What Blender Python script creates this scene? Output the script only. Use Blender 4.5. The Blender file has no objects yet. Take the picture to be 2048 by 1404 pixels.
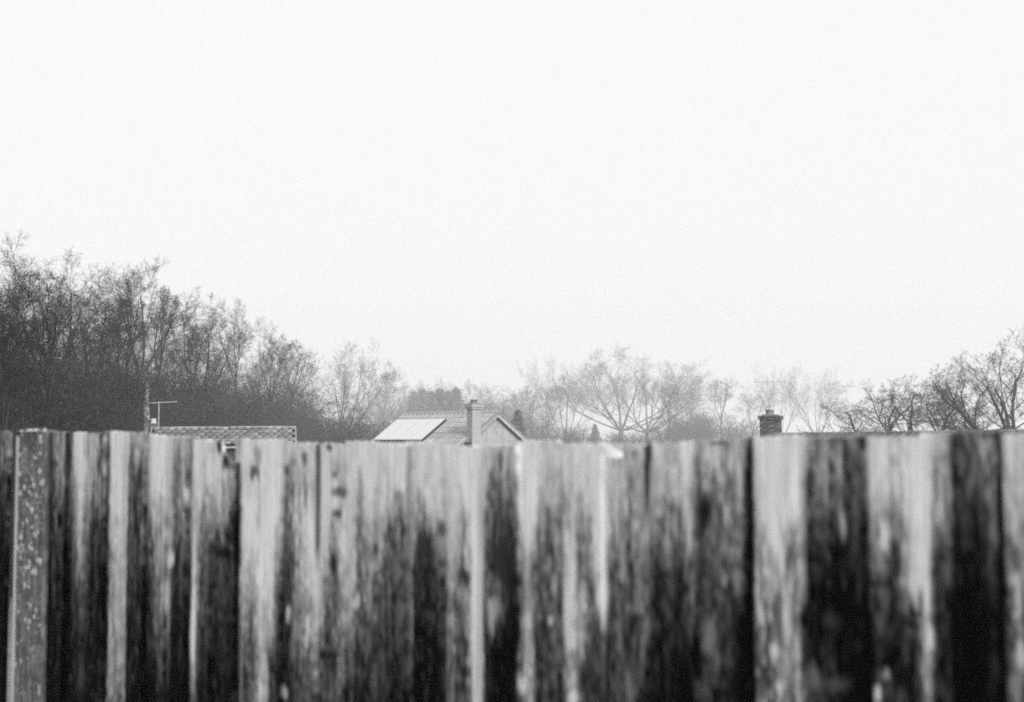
import bpy, math, random
import numpy as np
from mathutils import Vector, Matrix, Quaternion

# ------------------------------------------------------------------ camera, sky, sun, exposure
SC = bpy.context.scene
C = SC.collection
EYE = 1.75
FPX = 2048 * 50 / 36.0
HORIZON = 878.0
PITCH = math.atan((HORIZON - 702) / FPX)
cam_d = bpy.data.cameras.new('camera')
cam_d.lens = 50; cam_d.sensor_width = 36
cam_d.clip_start = 0.05; cam_d.clip_end = 4000
cam_d.dof.use_dof = True
cam_d.dof.focus_distance = 60
cam_d.dof.aperture_fstop = 5.3
cam_d.dof.aperture_blades = 0
cam = bpy.data.objects.new('camera', cam_d); C.objects.link(cam)
cam.location = (0, 0, EYE)
cam.rotation_euler = (math.radians(90) + PITCH, 0, 0)
SC.camera = cam

SUN_EL, SUN_AZ = math.radians(33), math.radians(146)    # veiled sun, high on the right and a little behind the camera
W = bpy.data.worlds.new('World'); SC.world = W; W.use_nodes = True
nt = W.node_tree; nt.nodes.clear()
sky = nt.nodes.new('ShaderNodeTexSky'); sky.sky_type = 'NISHITA'; sky.sun_disc = False
sky.sun_elevation = SUN_EL; sky.sun_rotation = SUN_AZ
sky.air_density = 1.0; sky.dust_density = 4.0; sky.ozone_density = 1.0
bw = nt.nodes.new('ShaderNodeRGBToBW')
mixn = nt.nodes.new('ShaderNodeMix'); mixn.data_type = 'FLOAT'
mixn.inputs[0].default_value = 0.93                      # unbroken pale cloud over the clear sky
mixn.inputs[3].default_value = 6.7
bg = nt.nodes.new('ShaderNodeBackground'); bg.inputs['Strength'].default_value = 0.12
wo = nt.nodes.new('ShaderNodeOutputWorld')
nt.links.new(sky.outputs[0], bw.inputs[0]); nt.links.new(bw.outputs[0], mixn.inputs[2])
nt.links.new(mixn.outputs[0], bg.inputs['Color']); nt.links.new(bg.outputs[0], wo.inputs['Surface'])

sun_d = bpy.data.lights.new('sun', 'SUN'); sun_d.energy = 2.4; sun_d.angle = math.radians(20)
sun_d.color = (1, 1, 1)
sun = bpy.data.objects.new('sun', sun_d); C.objects.link(sun)
sv = Vector((math.sin(SUN_AZ) * math.cos(SUN_EL), math.cos(SUN_AZ) * math.cos(SUN_EL), math.sin(SUN_EL)))
sun.rotation_euler = sv.to_track_quat('Z', 'Y').to_euler()
sun.location = (0, 0, 60)

vs = SC.view_settings
SC.display_settings.display_device = 'sRGB'
vs.view_transform = 'Standard'; vs.look = 'None'; vs.gamma = 1; vs.use_curve_mapping = False
vs.exposure = 0.32
SC.cycles.use_denoising = False
SC.cycles.pixel_filter_type = 'BLACKMAN_HARRIS'
SC.cycles.filter_width = 1.9
SC.cycles.max_bounces = 5
SC.cycles.volume_bounces = 1
SC.cycles.transparent_max_bounces = 8

HAZE = 0.0009

# ------------------------------------------------------------------ helpers
rnd = random.Random(7)
_cp, _sp = math.cos(PITCH), math.sin(PITCH)

def ray(px, py):
    """direction with y = 1 through a photograph pixel (2048 x 1404)"""
    a, b = (px - 1024) / FPX, (702 - py) / FPX
    d = Vector((a, _cp - b * _sp, _sp + b * _cp))
    return d / d.y

def at(px, py, Y):
    d = ray(px, py)
    return Vector((d.x * Y, Y, EYE + d.z * Y))

def proj(P):
    """P: array (...,3) -> px, py"""
    x, y, z = P[..., 0], P[..., 1], P[..., 2] - EYE
    depth = y * _cp + z * _sp
    up = -y * _sp + z * _cp
    return 1024 + FPX * x / depth, 702 - FPX * up / depth

def sm(t):
    t = min(1, max(0, t)); return t * t * (3 - 2 * t)

def ground_z(x, y):
    far = sm((y - 5) / 24.0)
    z = -2.3 * far
    z += 0.9 * sm((-x - 9) / 25.0) * far * sm((110 - y) / 80.0)
    z += 0.12 * math.sin(x * .11 + 1) * math.cos(y * .07) * far
    return z

def obj(name, me, parent=None, mat=None, loc=None):
    o = bpy.data.objects.new(name, me); C.objects.link(o)
    if mat is not None and me is not None and len(me.materials) == 0: me.materials.append(mat)
    if parent is not None: o.parent = parent
    if loc is not None: o.location = loc
    return o

def thing(name, label, cat, loc=(0, 0, 0), rz=0, group=None):
    o = bpy.data.objects.new(name, None); C.objects.link(o)
    o.empty_display_size = .3
    o.location = loc; o.rotation_euler = (0, 0, rz)
    o['label'] = label; o['category'] = cat
    if group: o['group'] = group
    return o

def copy_thing(src, loc, rz, sc, label, group=None):
    r = src.copy(); C.objects.link(r)
    r.location = loc; r.rotation_euler = (0, 0, rz)
    r.scale = (sc[0], sc[0], sc[1]) if isinstance(sc, tuple) else (sc, sc, sc)
    r['label'] = label
    if group: r['group'] = group
    for ch in src.children:
        c = ch.copy(); C.objects.link(c); c.parent = r
    return r

def mesh(name, verts, faces, mat=None, smooth=False):
    me = bpy.data.meshes.new(name)
    me.from_pydata([tuple(v) for v in verts], [], faces)
    me.update()
    if mat: me.materials.append(mat)
    if smooth: me.polygons.foreach_set('use_smooth', [True] * len(me.polygons))
    return me

class MB:
    def __init__(s): s.v = []; s.f = []
    def box(s, c, sz, M=None, taper=None):
        """centre, size; optional matrix; taper = top scale"""
        b = len(s.v); c = Vector(c)
        for k in (-1, 1):
            t = 1 if (taper is None or k < 0) else taper
            for i, j in ((-1, -1), (1, -1), (1, 1), (-1, 1)):
                p = c + Vector((i * sz[0] / 2 * t, j * sz[1] / 2 * t, k * sz[2] / 2))
                s.v.append(M @ p if M else p)
        s.f += [(b, b+3, b+2, b+1), (b+4, b+5, b+6, b+7)] + [(b+i, b+(i+1) % 4, b+4+(i+1) % 4, b+4+i) for i in range(4)]
        return s
    def tube(s, pts, rad, n=8, cap=True):
        b = len(s.v); pts = [Vector(p) for p in pts]
        if not isinstance(rad, (list, tuple)): rad = [rad] * len(pts)
        for i, p in enumerate(pts):
            d = (pts[min(i+1, len(pts)-1)] - pts[max(i-1, 0)]).normalized()
            u = d.cross(Vector((0, 0, 1)) if abs(d.z) < .9 else Vector((1, 0, 0))).normalized(); w = d.cross(u)
            for k in range(n):
                a = 2 * math.pi * k / n
                s.v.append(p + (u * math.cos(a) + w * math.sin(a)) * rad[i])
        for i in range(len(pts) - 1):
            for k in range(n):
                s.f.append((b+i*n+k, b+i*n+(k+1) % n, b+(i+1)*n+(k+1) % n, b+(i+1)*n+k))
        if cap:
            s.f.append(tuple(b + k for k in range(n))[::-1])
            s.f.append(tuple(b + (len(pts)-1)*n + k for k in range(n)))
        return s
    def prism(s, poly, ext):
        """poly: list of points, extruded by vector ext"""
        b = len(s.v); n = len(poly); ext = Vector(ext)
        s.v += [Vector(p) for p in poly] + [Vector(p) + ext for p in poly]
        s.f.append(tuple(range(b, b+n))[::-1]); s.f.append(tuple(range(b+n, b+2*n)))
        s.f += [(b+i, b+(i+1) % n, b+n+(i+1) % n, b+n+i) for i in range(n)]
        return s
    def build(s, name, mat, parent=None, smooth=False):
        me = mesh(name, s.v, s.f, mat, smooth)
        import bmesh
        bm = bmesh.new(); bm.from_mesh(me); bmesh.ops.recalc_face_normals(bm, faces=bm.faces); bm.to_mesh(me); bm.free()
        return obj(name, me, parent)

# ------------------------------------------------------------------ materials (neutral greys: the photograph is black and white)
def nodes(name):
    m = bpy.data.materials.new(name); m.use_nodes = True
    n = m.node_tree; return m, n, n.nodes['Principled BSDF'], n.links

def grey(name, lo, hi, scale=(6, 6, 6), rough=.85, bump=.0, detail=6, spec=.3, per_obj=0.0, rmin=.35, rmax=.65):
    m, n, p, L = nodes(name)
    tc = n.nodes.new('ShaderNodeTexCoord'); mp = n.nodes.new('ShaderNodeMapping')
    mp.inputs['Scale'].default_value = scale
    no = n.nodes.new('ShaderNodeTexNoise'); no.inputs['Scale'].default_value = 1; no.inputs['Detail'].default_value = detail
    r = n.nodes.new('ShaderNodeMapRange')
    r.inputs[1].default_value = rmin; r.inputs[2].default_value = rmax; r.inputs[3].default_value = lo; r.inputs[4].default_value = hi
    L.new(tc.outputs['Object'], mp.inputs[0]); L.new(mp.outputs[0], no.inputs['Vector']); L.new(no.outputs['Fac'], r.inputs[0])
    out = r.outputs[0]
    if per_obj:
        oi = n.nodes.new('ShaderNodeObjectInfo')
        r2 = n.nodes.new('ShaderNodeMapRange'); r2.inputs[3].default_value = 1 - per_obj; r2.inputs[4].default_value = 1 + per_obj
        L.new(oi.outputs['Random'], r2.inputs[0])
        mu = n.nodes.new('ShaderNodeMath'); mu.operation = 'MULTIPLY'
        L.new(out, mu.inputs[0]); L.new(r2.outputs[0], mu.inputs[1]); out = mu.outputs[0]
    cc = n.nodes.new('ShaderNodeCombineColor')
    for i in range(3): L.new(out, cc.inputs[i])
    L.new(cc.outputs[0], p.inputs['Base Color'])
    p.inputs['Roughness'].default_value = rough
    p.inputs['Specular IOR Level'].default_value = spec
    if bump:
        b = n.nodes.new('ShaderNodeBump'); b.inputs['Strength'].default_value = bump; b.inputs['Distance'].default_value = .01
        L.new(no.outputs['Fac'], b.inputs['Height']); L.new(b.outputs[0], p.inputs['Normal'])
    return m

M_bark = grey('bark', .012, .03, (9, 9, 2.5), .9, .4)
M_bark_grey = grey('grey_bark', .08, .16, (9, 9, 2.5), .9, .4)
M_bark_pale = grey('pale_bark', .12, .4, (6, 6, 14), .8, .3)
M_twig_pale = grey('pale_twigs', .12, .24, (3, 3, 3), .9, per_obj=.15)  # twigs of far trees, distance haze painted in as paleness
M_twig = grey('twigs', .018, .055, (3, 3, 3), .9, per_obj=.15)
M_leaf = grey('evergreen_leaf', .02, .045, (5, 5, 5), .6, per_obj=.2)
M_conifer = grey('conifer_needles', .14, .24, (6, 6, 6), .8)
M_tile = grey('roof_tile', .09, .26, (9, 9, 9), .85, .3, per_obj=.35)
M_tile_old = grey('old_roof_tile', .07, .26, (9, 9, 9), .9, .3, per_obj=.45)
M_tile_pale = grey('pale_roof_tile', .3, .42, (7, 7, 7), .85, .3, per_obj=.12)
M_ridge = grey('ridge_tile', .3, .45, (8, 8, 8), .85, .3, per_obj=.1)
M_underlay = grey('roof_underlay', .04, .07, (4, 4, 4))
M_render = grey('rendered_wall', .34, .44, (5, 5, 5), .9, .5)
M_wall = grey('house_wall', .2, .3, (5, 5, 5), .9, .3)
M_white = grey('white_paint', .6, .75, (4, 4, 4), .5)
M_dark = grey('dark_metal', .03, .06, (8, 8, 8), .5)
M_alu = grey('weathered_aluminium', .45, .6, (20, 20, 20), .4)
M_brick = grey('chimney_brick', .06, .16, (14, 14, 14), .9, .5, per_obj=.45)
M_mortar = grey('mortar', .14, .24, (30, 30, 30), .95)
M_brick_pale = grey('pale_chimney_brick', .32, .42, (14, 14, 14), .9, .3, per_obj=.1)
M_pot = grey('clay_pot', .16, .24, (12, 12, 12), .8)
M_lead = grey('lead_flashing', .2, .3, (12, 12, 12), .6)
M_concrete = grey('mossy_concrete', .08, .2, (60, 60, 20), .95, .8, rmin=.42, rmax=.64)
M_rail = grey('rail_wood', .12, .25, (2, 30, 30), .9, .3)
M_grass = grey('grass', .12, .2, (2, 2, 2), .95, .3)
M_splinter = grey('fresh_splinter', .75, .85, (30, 30, 30), .8)

def panel_mat():
    m, n, p, L = nodes('solar_glass')
    p.inputs['Base Color'].default_value = (.8, .8, .8, 1); p.inputs['Metallic'].default_value = .9
    p.inputs['Roughness'].default_value = .2
    p.inputs['Specular IOR Level'].default_value = 1.0
    p.inputs['Coat Weight'].default_value = 1.0; p.inputs['Coat Roughness'].default_value = .05
    return m
M_glass = panel_mat()

def fence_mat():
    m, n, p, L = nodes('weathered_board')
    at_ = n.nodes.new('ShaderNodeAttribute'); at_.attribute_name = 'stain_shade'
    tc = n.nodes.new('ShaderNodeTexCoord'); mp = n.nodes.new('ShaderNodeMapping')
    mp.inputs['Scale'].default_value = (240, 240, 7)
    no = n.nodes.new('ShaderNodeTexNoise'); no.inputs['Scale'].default_value = 1; no.inputs['Detail'].default_value = 8
    r = n.nodes.new('ShaderNodeMapRange'); r.inputs[1].default_value = .3; r.inputs[2].default_value = .7
    r.inputs[3].default_value = .72; r.inputs[4].default_value = 1.2
    L.new(tc.outputs['Object'], mp.inputs[0]); L.new(mp.outputs[0], no.inputs['Vector']); L.new(no.outputs['Fac'], r.inputs[0])
    mu = n.nodes.new('ShaderNodeMath'); mu.operation = 'MULTIPLY'
    L.new(at_.outputs['Fac'], mu.inputs[0]); L.new(r.outputs[0], mu.inputs[1])
    cc = n.nodes.new('ShaderNodeCombineColor')
    for i in range(3): L.new(mu.outputs[0], cc.inputs[i])
    L.new(cc.outputs[0], p.inputs['Base Color'])
    p.inputs['Roughness'].default_value = 1; p.inputs['Specular IOR Level'].default_value = .05
    b = n.nodes.new('ShaderNodeBump'); b.inputs['Strength'].default_value = .6; b.inputs['Distance'].default_value = .002
    L.new(no.outputs['Fac'], b.inputs['Height']); L.new(b.outputs[0], p.inputs['Normal'])
    return m
M_fence = fence_mat()

# ------------------------------------------------------------------ ground
def build_ground():
    xs = np.concatenate([-np.geomspace(740, 40, 22), np.linspace(-36, 36, 37), np.geomspace(40, 740, 22)])
    ys = np.concatenate([np.linspace(-220, -10, 8), np.linspace(-6, 60, 45), np.geomspace(64, 720, 26)])
    v = [(x, y, ground_z(x, y)) for y in ys for x in xs]
    nx = len(xs)
    f = [(j*nx+i, j*nx+i+1, (j+1)*nx+i+1, (j+1)*nx+i) for j in range(len(ys)-1) for i in range(nx-1)]
    o = obj('ground', mesh('ground', v, f, M_grass, True)); o['kind'] = 'structure'
build_ground()
def bounce_paving():
    # added unseen pale paving, bounces light onto the fence; slabs with open joints
    M_bounce_slab = grey('bounce_slab', .42, .56, (7, 7, 7), .9, .3, per_obj=.08)
    base = MB(); base.prism([(-3.2, -3.2, .004), (3.2, -3.2, .004), (3.2, -.7, .004), (-3.2, 5.6, .004)], (0, 0, .02))
    t = base.build('bounce_paving', M_mortar); t['kind'] = 'structure'
    sl = MB().box((0, 0, .032), (.592, .592, .024)); me = mesh('bounce_slab', sl.v, sl.f, M_bounce_slab)
    for i in range(-5, 5):
        for j in range(-5, 9):
            x, y = (i + .5) * .6, (j + .5) * .6
            if y + .3 + TTP * (x + .3) > 2.25: continue
            o = obj('bounce_slab', me, t); o.location = (x, y, rnd.uniform(-.002, .002))
TTP = 1.048
bounce_paving()

# ------------------------------------------------------------------ haze
hb = MB(); hb.box((0, 240, 24.0), (1500, 1000, 56.0))
M_haze = bpy.data.materials.new('haze_air'); M_haze.use_nodes = True
hn = M_haze.node_tree; hn.nodes.clear()
pv = hn.nodes.new('ShaderNodeVolumePrincipled'); pv.inputs['Color'].default_value = (1, 1, 1, 1)
pv.inputs['Density'].default_value = HAZE; pv.inputs['Anisotropy'].default_value = 0
ho = hn.nodes.new('ShaderNodeOutputMaterial'); hn.links.new(pv.outputs[0], ho.inputs['Volume'])
haze = hb.build('haze', M_haze); haze['kind'] = 'stuff'

# ------------------------------------------------------------------ trees
class Grower:
    def __init__(s, seed): s.r = random.Random(seed); s.groups = {}
    def put(s, pts, rad, sides, bucket):
        s.groups.setdefault((bucket, len(pts), sides), []).append((pts, rad))
    def rv(s):
        return Vector((s.r.gauss(0, 1), s.r.gauss(0, 1), s.r.gauss(0, 1)))
    def branch(s, p, d, L, r, lev, S, bucket='crown', out=None):
        n = S['seg'][lev]; pts = [p.copy()]; rad = [r]; dirs = []
        d = d.normalized()
        for i in range(n):
            d = (d + s.rv() * S['wig'][lev] + Vector((0, 0, S['up'][lev]))).normalized()
            p = p + d * (L / n); pts.append(p.copy()); dirs.append(d.copy())
            rad.append(max(S.get('rmin', .004) * .6, r * (1 - (1 - S['tap'][lev]) * (i + 1) / n)))
        s.put([tuple(q) for q in pts], rad, S['side'][lev], bucket)
        if lev + 1 >= len(S['seg']): return
        nc = S['n'][lev]
        if S.get('vary', .25): nc = max(1, int(round(nc * s.r.uniform(1 - S.get('vary', .25), 1 + S.get('vary', .25)))))
        az = s.r.uniform(0, 6.28)
        for k in range(nc):
            t = S['st'][lev] + (1 - S['st'][lev]) * (k + s.r.random()) / nc
            x = t * n; i = min(n - 1, int(x)); fr = x - i
            q = Vector(pts[i]).lerp(Vector(pts[i+1]), fr); dd = dirs[i]
            az += 2.4 + s.r.uniform(-.5, .5)
            u = dd.orthogonal().normalized(); u.rotate(Quaternion(dd, az))
            a = S['ang'][lev] * s.r.uniform(.65, 1.3)
            cd = dd * math.cos(a) + u * math.sin(a)
            cl = L * S['len'][lev] * s.r.uniform(.65, 1.25) * (1.15 - S.get('conic', .5) * t)
            rr = rad[i] + (rad[i+1] - rad[i]) * fr
            cr = max(S.get('rmin', .004), min(rr * .8, rr * S['rr'][lev] * s.r.uniform(.8, 1.1)))
            s.branch(q, cd, cl, cr, lev + 1, S)
    def leaves(s, centers, size, spread, n):
        s.leaf = (centers, size, spread, n)
    def build(s, name, bucket, mat, lmat=None):
        V, F, off = [], [], 0
        for (bk, n, k), lst in s.groups.items():
            if bk != bucket: continue
            P = np.array([a for a, b in lst]); R = np.array([b for a, b in lst])
            D = np.gradient(P, axis=1); D /= np.linalg.norm(D, axis=2, keepdims=True) + 1e-9
            m = P[:, -1] - P[:, 0]; m /= np.linalg.norm(m, axis=1, keepdims=True) + 1e-9
            ref = np.where(np.abs(m[:, 2:3]) < .9, np.array([[0, 0, 1.]]), np.array([[1., 0, 0]]))
            U = np.cross(D, ref[:, None, :]); U /= np.linalg.norm(U, axis=2, keepdims=True) + 1e-9
            Wv = np.cross(D, U)
            a = np.arange(k) * 2 * math.pi / k
            ring = P[:, :, None, :] + R[:, :, None, None] * (U[:, :, None, :] * np.cos(a)[None, None, :, None] + Wv[:, :, None, :] * np.sin(a)[None, None, :, None])
            V.append(ring.reshape(-1, 3))
            Mn = len(lst)
            base = off + (np.arange(Mn) * n * k)[:, None, None] + (np.arange(n - 1) * k)[None, :, None] + np.arange(k)[None, None, :]
            nxt = off + (np.arange(Mn) * n * k)[:, None, None] + (np.arange(n - 1) * k)[None, :, None] + ((np.arange(k) + 1) % k)[None, None, :]
            F.append(np.stack([base, nxt, nxt + k, base + k], -1).reshape(-1, 4))
            off += Mn * n * k
        if lmat is not None and hasattr(s, 'leaf'):
            c, size, spread, cnt = s.leaf
            rg = np.random.RandomState(s.r.randint(0, 9999))
            c = np.array(c); idx = rg.randint(0, len(c), cnt)
            ctr = c[idx] + rg.normal(0, 1, (cnt, 3)) * spread
            u = rg.normal(0, 1, (cnt, 3)); u /= np.linalg.norm(u, axis=1, keepdims=True)
            w = np.cross(u, rg.normal(0, 1, (cnt, 3))); w /= np.linalg.norm(w, axis=1, keepdims=True)
            sz = size * rg.uniform(.6, 1.3, (cnt, 1))
            q = np.stack([ctr - u * sz, ctr + w * sz * .5, ctr + u * sz, ctr - w * sz * .5], 1)
            V.append(q.reshape(-1, 3)); nb = sum(len(f) for f in F)
            F.append(off + np.arange(cnt * 4).reshape(-1, 4))
        V = np.concatenate(V); F = np.concatenate(F)
        me = bpy.data.meshes.new(name)
        me.vertices.add(len(V)); me.vertices.foreach_set('co', V.astype(np.float32).ravel())
        me.loops.add(len(F) * 4); me.loops.foreach_set('vertex_index', F.astype(np.int32).ravel())
        me.polygons.add(len(F)); me.polygons.foreach_set('loop_start', np.arange(0, len(F) * 4, 4, dtype=np.int32))
        me.polygons.foreach_set('loop_total', np.full(len(F), 4, np.int32))
        me.materials.append(mat)
        if lmat is not None and hasattr(s, 'leaf'):
            me.materials.append(lmat)
            mi = np.zeros(len(F), np.int32); mi[nb:] = 1; me.polygons.foreach_set('material_index', mi)
        me.update(calc_edges=True); me.validate()
        return me
    def top(s):
        return float(np.percentile([a[-1][2] for l in s.groups.values() for a, b in l], 98.5))

def tip_points(G, levsides=3):
    out = []
    for (bk, n, k), lst in G.groups.items():
        if bk == 'crown' and k <= levsides:
            for a, b in lst: out.append(a[-1]); out.append(a[len(a)//2])
    return out

def woodland(seed, lean=.05, fine=1.0, bole_f=(.34, .5)):
    """slender wood tree 10 m tall: upright forking stems and a fine twig top"""
    G = Grower(seed); r = G.r
    H = 9.0; bole = H * r.uniform(*bole_f)
    S = dict(seg=[7, 6, 4, 3, 2], wig=[.06, .11, .18, .24, .28], up=[.06, .06, .03, .0, .0], tap=[.3, .25, .3, .4, .5],
             side=[6, 5, 4, 3, 3], n=[7, 7, int(8 * fine), 5], st=[.3, .3, .25, .2], ang=[.55, .62, .7, .75],
             len=[.42, .42, .45, .5], rr=[.5, .48, .5, .55], rmin=.0035, conic=.3)
    p = Vector((0, 0, 0)); d = Vector((r.uniform(-lean, lean), r.uniform(-lean, lean), 1)).normalized()
    pts = [tuple(p)]; rad = [.12]
    for k in range(7):
        d = (d + Vector((r.gauss(0, .05), r.gauss(0, .05), .05))).normalized(); p = p + d * bole / 7; pts.append(tuple(p)); rad.append(.12 - .035 * (k + 1) / 7)
    G.put(pts, rad, 7, 'trunk')
    n = r.choice([3, 4, 4, 5]); a0 = r.uniform(0, 6)
    for k in range(n):
        a = a0 + 6.28 * k / n; t = r.uniform(.08, .42)
        G.branch(p - d * .05, Vector((math.cos(a) * math.sin(t), math.sin(a) * math.sin(t), math.cos(t))), (H - bole) * r.uniform(.75, 1.05), .065 * r.uniform(.7, 1), 0, S)
    for k in range(3 if bole_f[0] < .5 else 1):            # low side boughs
        i = r.randint(3, 6); a = r.uniform(0, 6.28)
        G.branch(Vector(pts[i]), Vector((math.cos(a), math.sin(a), .9)), r.uniform(1.6, 2.8), .028, 1, S)
    return G

def fan(seed, stems=5, spread=.5, H=9.0, wig=.09, dens=(8, 7, 6, 4), up=.05, r0=.16, bole=1.6, lens=(.62, .5, .45, .5), rmin=.0036, ang=.55, st=(.34, .3, .25, .2), lr=(.45, .62)):
    """short bole that divides at once into spreading limbs"""
    G = Grower(seed); r = G.r
    p0 = Vector((0, 0, 0)); tp = Vector((r.uniform(-.1, .1), r.uniform(-.1, .1), bole))
    G.put([(0, 0, 0), tuple(tp * .5 + Vector((.03, .02, 0))), tuple(tp)], [r0 * 1.25, r0, r0 * .95], 9, 'trunk')
    S = dict(seg=[8, 6, 5, 3, 2], wig=[wig, wig * 1.4, wig * 1.9, .25, .28], up=[up, up * 1.4, up * 1.6, .08, .06], tap=[.28, .25, .3, .4, .5],
             side=[7, 5, 4, 3, 3], n=list(dens), st=list(st), ang=[ang, ang * 1.05, .75, .75],
             len=[lens[0], lens[1], lens[2], lens[3]], rr=[.55, .52, .5, .55], rmin=rmin, conic=.5)
    for k in range(stems):
        a = 2 * math.pi * (k + r.uniform(-.25, .25)) / stems
        t = spread * r.uniform(.55, 1.15) if k else .08
        d = Vector((math.cos(a) * math.sin(t), math.sin(a) * math.sin(t), math.cos(t)))
        G.branch(tp - Vector((0, 0, .15)), d, (H - bole) * r.uniform(.8, 1.02), r0 * r.uniform(*lr), 0, S)
    return G

def thicket(seed, leafy=0, H=4.0, stems=16):
    """many thin stems from the ground; holly or ivy leaves if leafy"""
    G = Grower(seed); r = G.r
    S = dict(seg=[6, 4, 3, 2], wig=[.12, .2, .25, .3], up=[.04, .05, .02, 0], tap=[.3, .35, .4, .5],
             side=[5, 3, 3, 3], n=[10, 7, 5], st=[.12, .15, .1], ang=[.7, .8, .8], len=[.42, .5, .5], rr=[.5, .5, .55],
             rmin=.004, conic=.45)
    for k in range(stems):
        a = r.uniform(0, 6.28); q = r.uniform(0, 1.2); t = r.uniform(.05, .55)
        S0 = 'trunk' if k < 1 else 'crown'
        G.branch(Vector((math.cos(a) * q, math.sin(a) * q, -.05)), Vector((math.cos(a) * t, math.sin(a) * t, 1)), H * r.uniform(.6, 1), .045, 0, S, S0)
    if leafy:
        G.leaves(tip_points(G), .035, .2, leafy)
    return G

def conifer(seed, H=4.0):
    G = Grower(seed); r = G.r
    G.put([(0, 0, 0), (0, 0, H * .5), (0, 0, H)], [.09, .05, .01], 6, 'trunk')
    c = []
    for i in range(190):
        t = (i / 190) ** .9; z = .25 + t * (H - .35); L = (1 - t) ** 1.1 * H * .2 + .03
        a = i * 2.4 + r.uniform(-.4, .4)
        e = Vector((math.cos(a) * L, math.sin(a) * L, z + L * r.uniform(-.1, .35))); s0 = Vector((0, 0, z))
        G.put([tuple(s0), tuple(e)], [.014, .004], 3, 'crown')
        for k in range(10): c.append(tuple(s0.lerp(e, .25 + .75 * k / 9)))
    G.leaves(c, .06, .04, 5500)
    return G

LIB = {}
def proto(key, G, name, cat, tw=M_twig, lm=None, bark=M_bark):
    tm = G.build(name + '_trunk', 'trunk', bark)
    cm = G.build(name + '_crown', 'crown', tw, lm)
    LIB[key] = dict(t=tm, c=cm, h=G.top(), name=name, cat=cat)

for i in range(6): proto('wood%d' % i, woodland(200 + i, .04 + .03 * (i % 3), 1.0 + .15 * (i % 2)), 'bare_tree', 'tree')
for i in range(6): proto('tall%d' % i, woodland(300 + i, .05, 1.1, (.5, .64)), 'bare_tree', 'tree')
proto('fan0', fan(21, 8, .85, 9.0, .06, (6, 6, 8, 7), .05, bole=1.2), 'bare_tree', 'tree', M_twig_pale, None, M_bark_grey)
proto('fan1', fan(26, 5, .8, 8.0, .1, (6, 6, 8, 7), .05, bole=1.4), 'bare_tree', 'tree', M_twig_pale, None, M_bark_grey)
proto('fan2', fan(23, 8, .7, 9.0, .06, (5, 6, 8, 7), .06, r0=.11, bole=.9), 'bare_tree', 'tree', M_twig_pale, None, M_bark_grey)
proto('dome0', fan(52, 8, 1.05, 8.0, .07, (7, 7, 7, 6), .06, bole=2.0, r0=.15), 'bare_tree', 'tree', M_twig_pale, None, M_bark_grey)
proto('oak0', fan(31, 7, .95, 7.5, .1, (6, 6, 6, 5), .07, r0=.2, bole=1.9, rmin=.005, st=(.3, .3, .25, .2), lr=(.45, .65)), 'oak_tree', 'tree')
proto('gnarl0', fan(41, 6, 1.2, 6.0, .27, (8, 6, 6, 5), .05, r0=.16, bole=1.7, rmin=.005, ang=.75, st=(.3, .35, .3, .2)), 'oak_tree', 'tree')
proto('gnarl1', fan(42, 6, 1.1, 6.0, .26, (8, 6, 6, 5), .05, r0=.16, bole=1.7, rmin=.005, ang=.75, st=(.3, .35, .3, .2)), 'oak_tree', 'tree')
for i in range(3): proto('thick%d' % i, thicket(60 + i), 'thicket', 'bush')
for i in range(3): proto('holly%d' % i, thicket(70 + i, 9000, 3.6, 14), 'evergreen_bush', 'bush', lm=M_leaf)
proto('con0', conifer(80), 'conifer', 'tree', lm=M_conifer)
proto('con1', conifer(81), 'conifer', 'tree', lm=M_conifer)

def tree(key, px, topy, Y, label, rz=None, wide=1.0, group=None):
    d = LIB[key]
    top = at(px, topy, Y); gz = ground_z(top.x, Y) - .05
    s = (top.z - gz) / d['h']
    t = thing(d['name'], label, d['cat'], (top.x, Y, gz), rnd.uniform(0, 6.28) if rz is None else rz, group)
    t.scale = (s * wide, s * wide, s)
    obj('trunk', d['t'], t); obj('crown', d['c'], t)
    return t

# the wood at the left, nearest at the edge of the frame
G_w = 'bare trees of the wood at the left'
def wood_depth(px): return float(np.interp(px, [-60, 60, 150, 260, 340, 430, 520, 620], [29, 36, 58, 86, 105, 130, 170, 240]))
wood = [
 # key, px, top y, depth factor, wide, label
 ('tall3', 4, 492, 1.0, .8, 'tallest bare tree of the wood, its thin top standing clear at the left end'),
 ('tall1', -35, 540, 1, 1.1, 'bare tree cut by the left edge of the picture, below the tallest top'),
 ('tall2', 62, 555, 1.1, 1.0, 'dark forked bare tree just right of the tallest tree of the wood'),
 ('tall0', 122, 520, 1.1, 1.1, 'bare tree with a broad feathery top, second high crown from the left'),
 ('tall4', 178, 520, 1.1, 1.05, 'bare tree with dark upright limbs between the feathery and the round crowned tree'),
 ('tall5', 228, 528, 1.1, 1.0, 'bare tree with steep limbs left of the round crowned tree'),
 ('tall1', 278, 545, 1.05, 1.1, 'round crowned bare tree rising above the pale broken trunk'),
 ('tall2', 332, 575, 1.05, 1.0, 'slim bare tree directly above the aerial on the tiled roof'),
 ('tall3', 390, 592, 1.05, 1.0, 'bare tree with a pale brushy top right of the aerial'),
 ('tall4', 428, 618, 1.15, 1.1, 'bare tree with a ragged right side left of the faint narrow tree'),
 ('tall0', 486, 606, 1.3, .8, 'faint narrow bare tree poking above the wood over the tiled roof'),
 ('tall5', 535, 640, 1.15, 1.1, 'bare tree sloping down the right shoulder of the wood'),
 ('tall1', 585, 680, 1.15, 1.1, 'last bare tree on the right end of the wood'),
]
for i, (k, px, ty, q, wd, lb) in enumerate(wood): tree(k, px, ty, wood_depth(px) * q * .88, lb, None, wd, G_w)
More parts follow.
